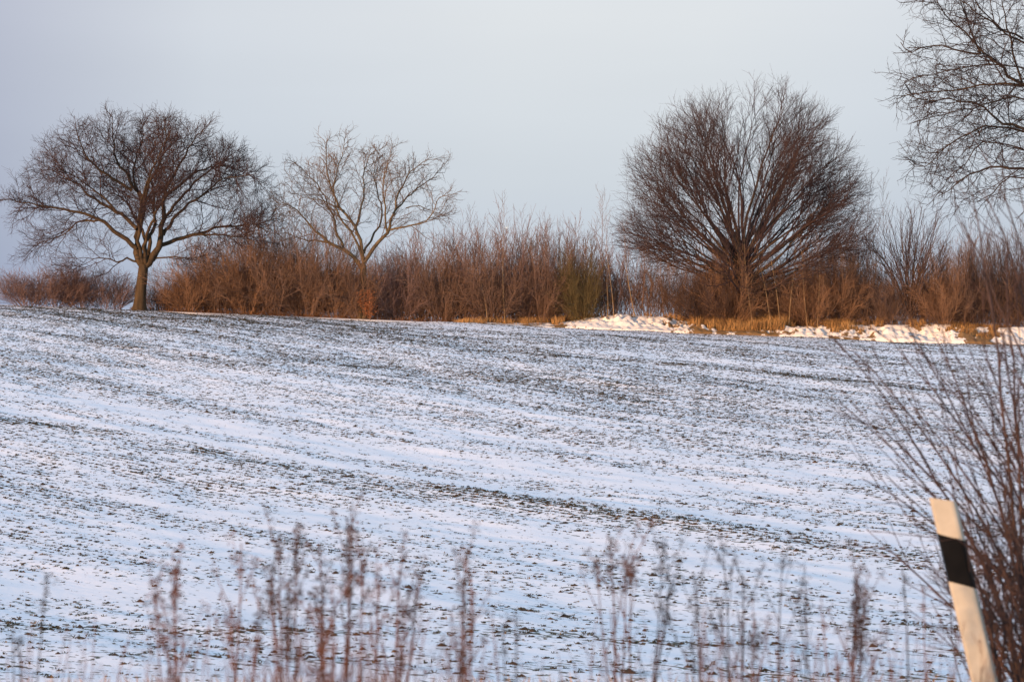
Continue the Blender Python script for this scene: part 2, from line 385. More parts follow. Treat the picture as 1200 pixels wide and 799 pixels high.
# --- the oak on the left
bx = px(165, 362, D0)[0]; base = (bx, D0, H(bx, D0) - 0.02)
tr = lambda pts, dp=0: trace(pts, 0, 100, 2.855, D0, base, dp)
oak_trunk = tr([(466, 745), (470, 690), (476, 640), (480, 600)]); oak_trunk[0] = (oak_trunk[0][0], 0, 0.0)
limbs = [
    (tr([(478, 606), (456, 560), (460, 480), (480, 400), (440, 330), (385, 250), (368, 170), (365, 100)], 1.2), .27),
    (tr([(480, 400), (498, 330), (535, 270), (562, 180), (550, 110)], -1.5), .15),
    (tr([(484, 606), (528, 545), (545, 450), (555, 370), (600, 280), (650, 200), (700, 150)], -2.0), .26),
    (tr([(500, 590), (560, 522), (640, 500), (740, 470), (830, 462), (925, 440)], 1.8), .19),
    (tr([(545, 500), (600, 430), (680, 375), (760, 320), (850, 310)], -3.5), .14),
    (tr([(545, 450), (610, 360), (680, 290), (750, 235), (790, 200)], 3.0), .13),
    (tr([(456, 545), (400, 500), (330, 450), (240, 420), (130, 402), (25, 385)], -1.8), .18),
    (tr([(458, 480), (400, 430), (320, 385), (230, 320), (130, 262)], 2.8), .16),
    (tr([(470, 592), (425, 578), (395, 592), (340, 578), (262, 582)], -1.0), .09),
    (tr([(330, 450), (260, 455), (190, 500), (100, 520)], 2.5), .08),
    (tr([(440, 350), (360, 300), (300, 240), (272, 150)], -3.2), .13),
    (tr([(478, 420), (440, 300), (450, 200), (470, 90)], 3.5), .13),
    (tr([(505, 585), (560, 573), (650, 580), (690, 565)], -.8), .07),
    (tr([(640, 500), (720, 500), (800, 510), (880, 500)], -3.0), .09),
    (tr([(490, 600), (492, 520), (520, 470), (560, 400), (620, 330)], -4.8), .17),
    (tr([(480, 598), (478, 520), (440, 440), (390, 370), (320, 330)], 5.0), .17),
    (tr([(484, 600), (500, 500), (500, 380), (470, 280), (420, 180)], 5.5), .17),
    (tr([(476, 598), (470, 500), (490, 390), (540, 280), (600, 180)], -5.5), .16),
    (tr([(400, 430), (330, 360), (240, 300), (190, 280)], -2.5), .09),
    (tr([(555, 370), (640, 300), (720, 270), (820, 290), (870, 330)], 1.0), .12),
]
def ell_env(cx, cz, ax, bz, ay, envn=0.13):
    def f(p):
        n_ = noise.noise((p[0]*0.5, p[1]*0.5, p[2]*0.5)) * envn
        return ((p[0]-cx)/ax)**2 + (p[1]/ay)**2 + ((p[2]-cz)/bz)**2 < (1.0 + n_)**2
    return f
oak_spec = [  # spacing, start, angle, len0, len1, wobble, up, seg, rmin
    (0.38, 0.30, 0.75, 3.6, 2.1, 0.17, 0.03, 0.40, 0.022),
    (0.24, 0.15, 0.75, 1.8, 1.0, 0.20, 0.03, 0.28, 0.0125),
    (0.165, 0.08, 0.70, 0.85, 0.55, 0.22, 0.05, 0.24, 0.0078),
]
root, n_ = traced_tree('oak_tree', base, oak_trunk, limbs, oak_spec,
    'broad bare oak with thick trunk and spreading crown at the left of the hedge', 'tree',
    M_oakbark, M_oaktwig, .37, 11, 0, env=ell_env(0.0, 6.5, 9.6, 7.35, 7.5))
print('oak', n_)

# --- the paler open tree beside it
bx = px(425, 372, D0)[0]; base = (bx, D0 + 0.6, H(bx, D0 + .6) - .02)
tr = lambda pts, dp=0: trace(pts, 300, 140, 3.197, D0, base, dp)
tk = tr([(396, 740), (398, 680), (400, 600), (400, 545)]); tk[0] = (tk[0][0], 0, 0)
limbs = [
    (tr([(398, 560), (345, 497), (270, 460), (205, 400), (150, 340), (85, 305)], -1.5), .17),
    (tr([(340, 495), (303, 430), (283, 350), (250, 280), (185, 200), (128, 150)], 1.8), .10),
    (tr([(270, 460), (190, 450), (130, 432), (80, 420)], 1.2), .07),
    (tr([(401, 545), (395, 480), (370, 400), (325, 340), (285, 270), (268, 180), (265, 85)], -2.2), .14),
    (tr([(372, 400), (384, 340), (402, 260), (395, 180), (435, 100)], 2.5), .09),
    (tr([(402, 535), (440, 480), (490, 420), (512, 350), (532, 270), (575, 190), (660, 140)], 1.2), .15),
    (tr([(490, 420), (482, 330), (480, 220), (522, 100)], -2.6), .08),
    (tr([(500, 412), (560, 400), (640, 380), (690, 290), (755, 285)], -1.0), .075),
    (tr([(512, 350), (580, 270), (640, 225), (700, 155)], 3.0), .07),
    (tr([(402, 500), (440, 420), (470, 350), (445, 260), (430, 170), (450, 95)], 4.0), .09),
    (tr([(398, 520), (370, 440), (310, 350), (300, 250), (330, 150), (340, 80)], -4.0), .09),
    (tr([(560, 330), (610, 320), (670, 345), (720, 350)], 1.5), .04),
    (tr([(330, 340), (240, 300), (170, 290), (110, 240)], -1.0), .05),
]
pale_spec = [
    (0.44, 0.20, 0.72, 2.9, 1.8, 0.17, 0.04, 0.38, 0.019),
    (0.28, 0.15, 0.75, 1.4, 0.85, 0.20, 0.04, 0.26, 0.0125),
    (0.23, 0.10, 0.70, 0.65, 0.45, 0.22, 0.05, 0.22, 0.0085),
]
traced_tree('broadleaf_tree', base, tk, limbs, pale_spec,
    'pale open bare tree with forked yellowish limbs rising out of the hedge beside the oak', 'tree',
    M_palebark, M_paletwig, .26, 21, 0, env=ell_env(-0.15, 6.9, 6.55, 5.3, 5.5, 0.08))

# --- fan shaped trees
def fan_tree(name, base, height, half, zc_frac, nst, spec, label, mb, mt, seed, r_trunk, low=(0.5, 3.5), max_tilt=78, trunk_h=3.0, ay=None, r_limb=.12, nlimb=14, curve=0.035, shell=False, tex=0.62):
    rg = random.Random(seed); root = empty(name, base); tagit(root, label, 'tree')
    T = Tubes(); tp = [(0, 0, -0.4)] + [(0.08*math.sin(i), 0.06*math.cos(i*1.3), trunk_h * i / 6) for i in range(7)]
    T.add(tp, [r_trunk*1.25] + [r_trunk * (1.15 - 0.5*i/6) for i in range(7)]); link('trunk', T.mesh('trunk', mb, 12), root)
    cz = height * zc_frac; env = ell_env(0, cz, half, height - cz, ay or half, 0.05)
    out = [[] for _ in spec]; B = Tubes()
    for i in range(nst):
        f = (i + 0.5) / nst
        tilt = R(max_tilt) * (f ** tex); az = i * 2.39996 + rg.uniform(-.3, .3)
        if shell: az -= 0.28 * math.sin(2 * az)
        z0 = low[1] - (low[1]-low[0]) * f * rg.uniform(.8, 1.1)
        z0 = max(low[0]*.8, z0)
        d = norm((math.sin(tilt)*math.cos(az), math.sin(tilt)*math.sin(az), math.cos(tilt)))
        # length until the crown's outline
        L = 1.0
        while L < 30 and env((d[0]*L, d[1]*L, z0 + d[2]*L + 0.02*L*L*(1-d[2]))) or L < 2: L += 0.3
        L *= rg.uniform(0.84, 0.94)
        r0 = r_limb * rg.uniform(.7, 1.15) * (0.6 + 0.4*L/height)
        pts, rd = grow(rg, (0.04*d[0], 0.04*d[1], z0), d, L, r0, 0.012, 0.5, 0.06, curve * math.sin(tilt))
        if i % max(1, nst // nlimb) == 0:
            l_ = Tubes(); l_.add(pts, rd); link('limb', l_.mesh('limb', mb, 7), root)
        else: B.add(pts, rd)
        children(rg, pts, rd, spec, 0, out, env)
        if shell:   # the crown's outer rim carries the densest twigs
            a0, a1, a2, a3, a4, *rest = spec[0]
            children(rg, pts, rd, [(0.42, 0.66, 0.5, 2.2, 1.7, *rest)] + list(spec[1:]), 0, out, env)
    V1, Q1 = B.arrays(5)
    C1 = Tubes()
    for lv in out:
        for p, r in lv: C1.add(p, r)
    V2, Q2 = C1.arrays(3)
    link('crown', mesh_np('crown', np.concatenate([V1, V2]), np.concatenate([Q1, Q2 + len(V1)]), mt, smooth=True), root)
    print(name, sum(len(l) for l in out)); return root
beech_spec = [
    (0.68, 0.40, 0.42, 3.6, 2.8, 0.08, 0.02, 0.55, 0.017),
    (0.40, 0.25, 0.48, 1.9, 1.3, 0.10, 0.02, 0.40, 0.011),
    (0.26, 0.15, 0.50, 0.9, 0.65, 0.13, 0.02, 0.35, 0.0072),
]
bx = px(872, 366, D0)[0]
fan_tree('hornbeam_tree', (bx, 201.5, H(bx, 201.5)), 17.1, 8.9, 0.42, 88, beech_spec,
    'huge dense dome-shaped bare tree with many fanning limbs, largest in the hedge', M_beechbark, M_beechtwig, 5, .42,
    low=(2.2, 5.4), max_tilt=80, trunk_h=5.0, ay=7.5, r_limb=.135, nlimb=24, curve=.02, shell=True, tex=0.52)
small_spec = [
    (0.55, 0.15, 0.40, 2.4, 0.9, 0.07, 0.03, 0.42, 0.012),
    (0.40, 0.20, 0.45, 1.1, 0.5, 0.1, 0.03, 0.32, 0.0078),
]
TW_vase = (M_beechbark, new_mat('grey_purple_twig', (.055, .036, .034), (.095, .062, .055), .6))
bx = px(1071, 372, D0)[0]
fan_tree('hazel_tree', (bx, 201.8, H(bx, 201.8)), 9.4, 3.5, 0.55, 46, small_spec,
    'vase-shaped bare tree of upswept stems right of the great dome tree', TW_vase[0], TW_vase[1], 6, .16,
    low=(.2, 2.2), max_tilt=42, trunk_h=2.4, r_limb=.055, nlimb=8, curve=0.02)

# --- the near tree reaching in from the right
D1 = 120.0; tx = px(1345, 0, D1)[0]; base = (tx, D1, H(tx, D1))
tr = lambda pts, dp=0: trace(pts, 1030, 0, 3.329, D1, base, dp)
ztop = 5.0
tk = [(0, 0, 0), (0.05, 0, 2.0), (-.05, 0, 4.0), (0.0, 0, 6.5), (0.1, 0, 9.0), (.05, .1, 12.0), (.0, 0.2, 14.5)]
limbs = [
    (tr([(1040, 520), (820, 450), (566, 338), (480, 270), (400, 210), (330, 140), (250, 60), (205, -20)], -1.0), .15),
    (tr([(1040, 540), (800, 420), (566, 330), (460, 325), (350, 338), (250, 345), (150, 352), (85, 372)], 1.2), .10),
    (tr([(1040, 600), (800, 560), (566, 505), (470, 485), (400, 432), (300, 402), (200, 408), (85, 385)], -1.8), .12),
    (tr([(1040, 640), (780, 560), (566, 512), (430, 492), (330, 530), (250, 580), (195, 635), (130, 622)], 1.5), .08),
    (tr([(1040, 760), (800, 690), (566, 660), (480, 648), (400, 665), (330, 700), (240, 760)], .5), .13),
    (tr([(1040, 430), (800, 260), (566, 150), (480, 80), (420, 10), (380, -80)], 2.0), .11),
    (tr([(1040, 380), (800, 160), (600, 20), (520, -60), (400, -150)], -2.0), .12),
    (tr([(400, 210), (370, 120), (350, 40), (330, -40)], 1.0), .05),
    (tr([(400, 210), (300, 190), (220, 175), (140, 190), (90, 150)], 1.0), .045),
    (tr([(800, 690), (640, 700), (500, 700), (420, 760), (370, 800)], -2.0), .05),
    (tr([(800, 560), (640, 590), (520, 560), (430, 540), (360, 620), (290, 690)], 2.0), .05),
    (tr([(1040, 560), (760, 430), (560, 400), (490, 390), (430, 410), (330, 440), (220, 470), (100, 500)], -3.0), .07),
    (tr([(1040, 480), (760, 330), (560, 250), (450, 230), (340, 250), (250, 260), (140, 280)], 3.2), .07),
    (tr([(1040, 350), (900, 60), (780, -150), (700, -350)], 1.0), .14),
    (tr([(566, 150), (470, 120), (360, 60), (250, -10)], -2), .05),
    (tr([(566, 338), (540, 250), (500, 150), (480, 20), (440, -60)], -1), .055),
]
for k, (ex, dy, ez, z0, r) in enumerate([(8, 1, 9, 5.5, .15), (7, -4, 12, 7, .14), (9, 3, 6, 4.8, .13), (3, 7, 11, 6.5, .14), (-2, 7, 13, 8, .13), (2, -7, 11, 6.5, .14),
                             (5, -6, 7, 5.2, .12), (1, 0.5, 17.5, 14, .12), (4, 3, 16, 12, .11), (-3.5, -2, 16, 11.5, .11)]):
    limbs.append(([(0, 0, z0), (ex*.3, dy*.3, z0 + (ez-z0)*.35), (ex*.7, dy*.7, z0 + (ez-z0)*.75 + .4), (ex, dy, ez)], r))
right_spec = [
    (0.40, 0.25, 0.75, 2.6, 1.5, 0.20, 0.0, 0.34, 0.017),
    (0.24, 0.12, 0.75, 1.2, 0.7, 0.24, 0.01, 0.22, 0.0105),
    (0.22, 0.10, 0.75, 0.6, 0.35, 0.26, 0.02, 0.18, 0.0062),
]
traced_tree('roadside_tree', base, tk, limbs, right_spec,
    'tall bare tree whose crooked dark branches reach into the upper right corner', 'tree',
    M_darkbark, M_darktwig, .38, 31, 0, env=lambda p: p[0] > -9.9 + 1.1 * noise.noise((p[1]*.5, p[2]*.45, 2.0)))

# ------------------------------------------------------------------ hedge shrubs: a few kinds, copied with their parts
def shrub_meshes(seed, h, half, nst, tilt, spread, spec, upw, wob=0.10, r0=0.013):
    rg = random.Random(seed); B = Tubes(); out = [[] for _ in spec]
    for i in range(nst):
        az = rg.uniform(0, 6.283); t = R(tilt) * (rg.random() ** 0.7)
        s_ = spread * math.sqrt(rg.random()); p0 = (s_*math.cos(az), s_*math.sin(az), -0.15)
        d = norm((math.sin(t)*math.cos(az+rg.gauss(0, .4)), math.sin(t)*math.sin(az+rg.gauss(0, .4)), math.cos(t)))
        L = h * rg.uniform(0.50, 1.02) * (1 - 0.30 * (t / R(tilt))**2)
        pts, rd = grow(rg, p0, d, L, r0 * rg.uniform(.6, 1.1), 0.007, 0.4, wob, upw)
        B.add(pts, rd); children(rg, pts, rd, spec, 0, out, None)
    C1 = Tubes()
    for lv in out:
        for p, r in lv: C1.add(p, r)
    A_, _ = C1.arrays(3)
    dims = (float(np.percentile(A_[:, 2], 98.5)), float(np.percentile(np.abs(A_[:, 0]), 95)))
    return B.mesh('stems', None, 4), C1.mesh('crown', None, 3), dims
fine_spec = [(0.24, 0.12, 0.50, 1.4, 0.8, 0.12, 0.04, 0.34, 0.0080), (0.20, 0.12, 0.6, 0.65, 0.4, 0.13, 0.03, 0.3, 0.0068)]
open_spec = [(0.32, 0.2, 0.45, 1.2, 0.5, 0.08, 0.05, 0.36, 0.009), (0.26, 0.2, 0.5, 0.6, 0.3, 0.1, 0.03, 0.3, 0.0072)]
KIND = {}
for i in range(3): KIND['fan%d' % i] = shrub_meshes(100+i, 4.6, 2.6, 56, 58, .55, fine_spec, 0.012)
for i in range(3): KIND['upright%d' % i] = shrub_meshes(200+i, 5.4, 1.6, 50, 20, .8, open_spec, 0.03)
for i in range(2): KIND['low%d' % i] = shrub_meshes(300+i, 3.0, 2.2, 58, 52, .7, fine_spec, 0.02, r0=.014)
HK = {'fan': 4.6, 'upright': 5.4, 'low': 3.0}
def set_mat(o, m):
    if not o.data.materials: o.data.materials.append(None)
    o.material_slots[0].link = 'OBJECT'; o.material_slots[0].material = m
def put_shrub(pxx, top, wid, kind, color, label, dy=0.0, name='shrub', group='shrubs of the hedge along the crest'):
    y = 201.6 + dy; x = px(pxx, 0, y)[0]; z = H(x, y)
    hh = EYE + (HZ - top) / F * y - z
    k = kind.rstrip('0123456789'); a, b, dims = KIND[kind]; s_ = max(0.4, hh / dims[0]); natural = dims[1] * s_
    w = wid / F * y / 2 / natural * 1.25
    r = empty(name, (x, y, z)); r.rotation_euler = (0, 0, rnd.uniform(-0.5, .5)); r.scale = (w * s_, w * s_, s_)
    tagit(r, label, 'shrub', group)
    for nm, me in (('stems', a), ('crown', b)):
        o = link(nm, me, r); set_mat(o, TW[color])
    return r
SHRUBS = [
    # px, top, width, kind, colour, label, dy
    (35, 318, 70, 'low0', 'purple', 'low purplish shrub at the far left edge of the picture', -.6),
    (66, 312, 70, 'low1', 'purple', 'low purplish shrub second from the left edge, under the oak branches', -.2),
    (98, 314, 60, 'low0', 'purple', 'low purple-brown shrub halfway between the left edge and the oak trunk', .2),
    (128, 320, 55, 'low1', 'purple', 'thin low shrub just left of the oak trunk', .4),
    (188, 334, 40, 'low0', 'purple', 'small thin shrub immediately right of the oak trunk', .4),
    (222, 312, 60, 'fan0', 'rust', 'low left shoulder of the rounded rust-brown willow thicket', -.3),
    (255, 288, 70, 'fan1', 'brown', 'rounded brown willow shrub at left of the thicket between oak and pale tree', 0),
    (290, 274, 80, 'fan2', 'rust', 'tall rounded rust-coloured willow shrub, left one of the thicket middle', -.4),
    (325, 270, 80, 'fan0', 'brown', 'tallest rounded willow shrub in the thicket middle', .3),
    (360, 276, 76, 'fan1', 'brown', 'brown willow shrub just right of the thicket middle', -.3),
    (393, 284, 70, 'fan2', 'rust', 'rust-brown shrub hiding the foot of the pale forked tree, left side', -.6),
    (424, 318, 44, 'low0', 'brown', 'low brown shrub hiding the very foot of the pale forked tree', -1.1),
    (440, 306, 56, 'low1', 'purple', 'low purplish shrub directly right of the pale forked tree', .2),
    (470, 296, 56, 'fan1', 'purple', 'purplish shrub below the right limbs of the pale forked tree', 0),
    (492, 276, 44, 'upright0', 'brown', 'upright thin-stemmed shrub under the outermost right limb of the pale forked tree', .6),
    (520, 290, 60, 'fan2', 'brown', 'dense dark brown shrub right of the pale forked tree crown', -.2),
    (552, 268, 44, 'upright1', 'purple', 'tall upright shrub, first spike of the middle hedge', .3),
    (575, 284, 60, 'fan0', 'brown', 'dense brown shrub left of the tall pale-stemmed sapling', -.3),
    (606, 262, 46, 'upright2', 'purple', 'upright purplish shrub just right of the tall pale-stemmed sapling', .3),
    (632, 276, 60, 'fan1', 'brown', 'dense brown shrub in the middle of the hedge', 0),
    (655, 268, 50, 'upright0', 'purple', 'upright purplish shrub behind the olive shrub, left side', .8),
    (682, 304, 44, 'low0', 'olive', 'yellowish olive shrub standing left of the large bright snow drift', -1.0),
    (690, 272, 46, 'upright1', 'brown', 'upright brown shrub behind the olive shrub, right side', 1.0),
    (728, 290, 48, 'upright2', 'purple', 'thin see-through shrub left above the large bright snow drift', 1.0),
    (760, 284, 50, 'upright0', 'brown', 'thin see-through shrub in the middle above the large bright snow drift', 1.2),
    (790, 300, 50, 'fan2', 'brown', 'open shrub at the right end of the large bright snow drift', .8),
    (826, 300, 60, 'fan0', 'dark', 'dark dense shrub at the left foot of the great dome tree', -.3),
    (856, 286, 64, 'fan1', 'rust', 'rusty shrub hiding the trunk of the great dome tree', -.6),
    (915, 300, 56, 'fan2', 'brown', 'brown shrub behind the slanting tan saplings', .6),
    (948, 296, 56, 'fan0', 'rust', 'rust-brown shrub right of the slanting tan saplings', -.2),
    (980, 282, 60, 'fan1', 'rust', 'rust-brown shrub under the right edge of the great dome tree', 0),
    (1012, 262, 46, 'upright1', 'brown', 'upright brown shrub between the great dome tree and the vase-shaped tree', .4),
    (1040, 318, 40, 'fan2', 'brown', 'low brown shrub at the left foot of the vase-shaped tree', -.3),
    (1108, 300, 50, 'fan0', 'rust', 'rust-coloured shrub at the right foot of the vase-shaped tree', -.3),
    (1128, 290, 50, 'fan1', 'brown', 'dense brown shrub over the brown grass gap in the snow bank', .2),
    (1152, 274, 44, 'upright2', 'dark', 'dark upright shrub behind the blurred foreground twigs, left one of three', .3),
    (1178, 270, 44, 'upright0', 'dark', 'dark upright shrub behind the blurred foreground twigs, middle one of three', .5),
    (1205, 272, 50, 'upright1', 'dark', 'dark upright shrub cut by the right edge of the picture', .3),
]
for s_ in SHRUBS: put_shrub(s_[0], s_[1] - (15 if 200 < s_[0] < 400 else 6 if 400 < s_[0] < 720 else 0), *s_[2:])
for pxx, top, wid, kind, dy in ((240, 300, 80, 'fan2', 2.2), (310, 285, 90, 'fan1', 2.4), (370, 290, 80, 'fan0', 2.2), (455, 300, 70, 'fan2', 2.6), (505, 286, 70, 'upright2', 2.2),
        (535, 284, 70, 'fan0', 2.6), (590, 275, 70, 'upright1', 2.4), (620, 284, 70, 'fan2', 2.6), (668, 285, 70, 'fan1', 2.5), (710, 300, 60, 'upright0', 2.6),
        (840, 286, 70, 'fan2', 2.4), (895, 290, 70, 'fan0', 2.6), (960, 290, 70, 'fan1', 2.5), (1000, 280, 60, 'fan0', 2.5), (1028, 315, 50, 'fan1', 2.6), (1085, 318, 60, 'fan2', 2.5),
        (1115, 284, 60, 'upright1', 2.4), (1140, 285, 60, 'fan1', 2.4), (1190, 285, 70, 'fan0', 2.5)):
    put_shrub(pxx, top, wid, kind, 'brown', 'bare brown shrub in the back row of the hedge', dy, group='back row of hedge shrubs')

# saplings
def sapling(pxx, base_py, top, lean, color, label, d=200.2, fork=0.55, sway=1.0, r=.035, seed=1):
    rg = random.Random(seed); x = px(pxx, 0, d)[0]; z = H(x, d); h = EYE + (HZ - top) / F * d - z
    root = empty('sapling', (x, d, z)); tagit(root, label, 'sapling', 'young trees in the hedge')
    n = 14; pts = []; 
    ph = rg.uniform(0, 6)
    for i in range(n + 1):
        f = i / n; pts.append((lean*.06*f + .12*sway*math.sin(ph + f*5)*f, .15*math.sin(f*4+ph)*f, -.1 + h*f))
    rd = [r * (1 - .9*i/n) for i in range(n + 1)]
    T = Tubes(); T.add(pts, rd); link('trunk', T.mesh('trunk', TW['tan'] if color == 'tan' else TW[color], 6), root)
    out = [[], []]
    children(rg, pts, rd, [(0.24, 1 - fork, 0.48, h*.30, h*.12, 0.08, 0.06, 0.3, 0.0085), (0.25, .2, .5, .55, .3, .1, .04, .25, .0065)], 0, out, None)
    C1 = Tubes()
    for lv in out:
        for p, q in lv: C1.add(p, q)
    link('crown', C1.mesh('crown', TW['purple' if color == 'tan' else color], 3), root)
SAP = [
    (480, 372, 268, 2, 'purple', 'slender sapling rising above the purplish shrub under the pale tree', 1.2, .6),
    (493, 372, 262, -2, 'purple', 'slender sapling touching the tip of the outermost right limb of the pale tree', 1.8, .6),
    (553, 375, 243, 1, 'purple', 'tall thin purplish sapling, first one sticking up in the middle hedge', 1.4, .6),
    (592, 376, 233, -5, 'tan', 'tall pale-stemmed sapling, highest point of the middle hedge', -.8, .6),
    (611, 376, 246, 2, 'purple', 'tall thin purplish sapling right beside the highest pale-stemmed one', 1.4, .5),
    (572, 376, 300, -12, 'tan', 'short tan leaning sapling left of the highest pale-stemmed one', -1.0, .4),
    (640, 376, 262, 2, 'purple', 'thin purplish sapling above the middle of the hedge', 1.0, .5),
    (664, 376, 258, 3, 'purple', 'thin purplish sapling above the olive shrub', 1.0, .5),
    (709, 374, 228, -6, 'brown', 'tall brown sapling left of the great dome tree, tips level with its lowest branches', .6, .7),
    (720, 374, 262, -9, 'tan', 'tan sapling with a bent stem at the left end of the large snow drift', -.6, .5),
    (712, 374, 290, 2, 'tan', 'straight tan sapling beside the bent one left of the large snow drift', -.4, .5),
    (745, 370, 262, -18, 'tan', 'tan sapling leaning left above the large snow drift', -.3, .5),
    (752, 370, 280, 4, 'brown', 'straight brown sapling above the middle of the large snow drift', .4, .5),
    (778, 370, 268, -5, 'brown', 'brown sapling above the right part of the large snow drift', .5, .5),
    (800, 372, 262, 10, 'brown', 'brown sapling leaning right at the right end of the large snow drift', .5, .5),
    (883, 374, 250, -14, 'tan', 'pale upright stem in front of the great dome tree trunk', -1.2, .35),
    (905, 372, 262, -20, 'tan', 'tan sapling leaning left, leftmost of the slanting group in front of the dome tree', -1.2, .3),
    (916, 370, 250, -18, 'tan', 'tan sapling leaning left, second of the slanting group', -1.1, .3),
    (924, 368, 266, 8, 'tan', 'tan sapling leaning right among the slanting group', -1.1, .3),
    (948, 372, 258, -14, 'tan', 'tan sapling leaning left, rightmost of the slanting group', -1.0, .3),
    (958, 374, 270, 2, 'tan', 'tall tan upright stem right of the slanting group', -.8, .4),
    (1015, 378, 210, 4, 'purple', 'tall thin purplish sapling at the right edge of the dome tree', 1.0, .6),
    (1036, 378, 216, 2, 'brown', 'tall brown sapling left behind the vase-shaped tree', 1.2, .6),
    (1135, 380, 262, 3, 'brown', 'thin brown sapling left behind the blurred foreground twigs', .6, .5),
    (1166, 380, 256, -2, 'dark', 'dark slim sapling right behind the blurred foreground twigs', .6, .5),
]
for i, (a, b, c, ln, colr, lab, dy, fk) in enumerate(SAP): sapling(a, b, c, ln, colr, lab, 200.9 + dy, fk, seed=50+i, r=.040 if colr == 'tan' else .034, sway=1.6)

# young beech that kept its russet leaves
def leafy(pxx, top, wid, d, label):
    x = px(pxx, 0, d)[0]; z = H(x, d); h = EYE + (HZ - top) / F * d - z; rg = random.Random(3)
    root = empty('leafy_shrub', (x, d, z)); tagit(root, label, 'shrub')
    T = Tubes(); out = [[]]; w = wid / F * d / 2
    for i in range(12):
        dd = norm((rg.gauss(0, .35), rg.gauss(0, .35), 1)); pts, rd = grow(rg, (0, 0, -.1), dd, h*rg.uniform(.7, 1.), .02, .006, .25, .08, .03)
        T.add(pts, rd); children(rg, pts, rd, [(.2, .15, .7, .7, .3, .1, .02, .2, .006)], 0, out, None)
    for p, r in out[0]: T.add(p, r)
    link('stems', T.mesh('stems', TW['brown'], 3), root)
    V = []; Q = []
    for p, r in out[0]:
        for q in p:
            if abs(q[0]) > w: continue
            for _ in range(5):
                c = Vector(q) + Vector((rg.gauss(0, .06), rg.gauss(0, .06), rg.gauss(0, .06)))
                a = Vector((rg.gauss(0, 1), rg.gauss(0, 1), rg.gauss(0, 1))).normalized() * .045; b = a.orthogonal().normalized() * .028
                k = len(V); V += [c-a, c+b, c+a, c-b]; Q.append((k, k+1, k+2, k+3))
    link('foliage', mesh_np('foliage', [tuple(v) for v in V], Q, new_mat('russet_leaf', (.26, .085, .03), (.40, .15, .055), 4)), root)
leafy(434, 333, 32, 199.6, 'small shrub with russet leaves at the foot of the pale forked tree')

# tangled undergrowth low in the hedge
def undergrowth():
    rg = random.Random(17); T = Tubes()
    hx = [-25, -22, -14, -8, -4, 0, 4, 6.5, 12, 13.5, 24, 26, 31, 36, 46]; hh = [1.4, 3.0, 3.9, 3.0, 3.6, 4.0, 3.8, 2.0, 2.2, 4.4, 4.4, 3.2, 3.4, 3.2, 3.2]
    dens = [1, 1.2, 1.2, 1, 1.1, 1.2, 1.0, .28, .3, 1.3, 1.2, .8, 1.0, .7, .7]
    n = 0
    while n < 36000:
        x = rg.uniform(-25, 46)
        if rg.random() * 1.4 > np.interp(x, hx, dens): continue
        n += 1
        y = 200.6 + rg.random() * 4.2; h = float(np.interp(x, hx, hh)); z = float(H0(x, y)) + rg.random()**1.3 * h * .75
        d = norm((rg.gauss(0, .42), rg.gauss(0, .42), 1))
        L = rg.uniform(.5, 1.3); r = rg.uniform(.006, .013)
        p = (x, y, z); pts = [p]
        for k in range(3):
            d = norm((d[0]+rg.gauss(0, .12), d[1]+rg.gauss(0, .12), d[2]))
            p = (p[0]+d[0]*L/3, p[1]+d[1]*L/3, p[2]+d[2]*L/3); pts.append(p)
        T.add(pts, [r, r*.8, r*.6, r*.4])
    m = new_mat('undergrowth', (.095, .054, .034), (.17, .098, .060), .5, coord='Object')
    tagit(link('undergrowth', T.mesh('undergrowth', m, 3)), 'tangle of brown brush filling the foot of the hedge', kind='stuff')
undergrowth()

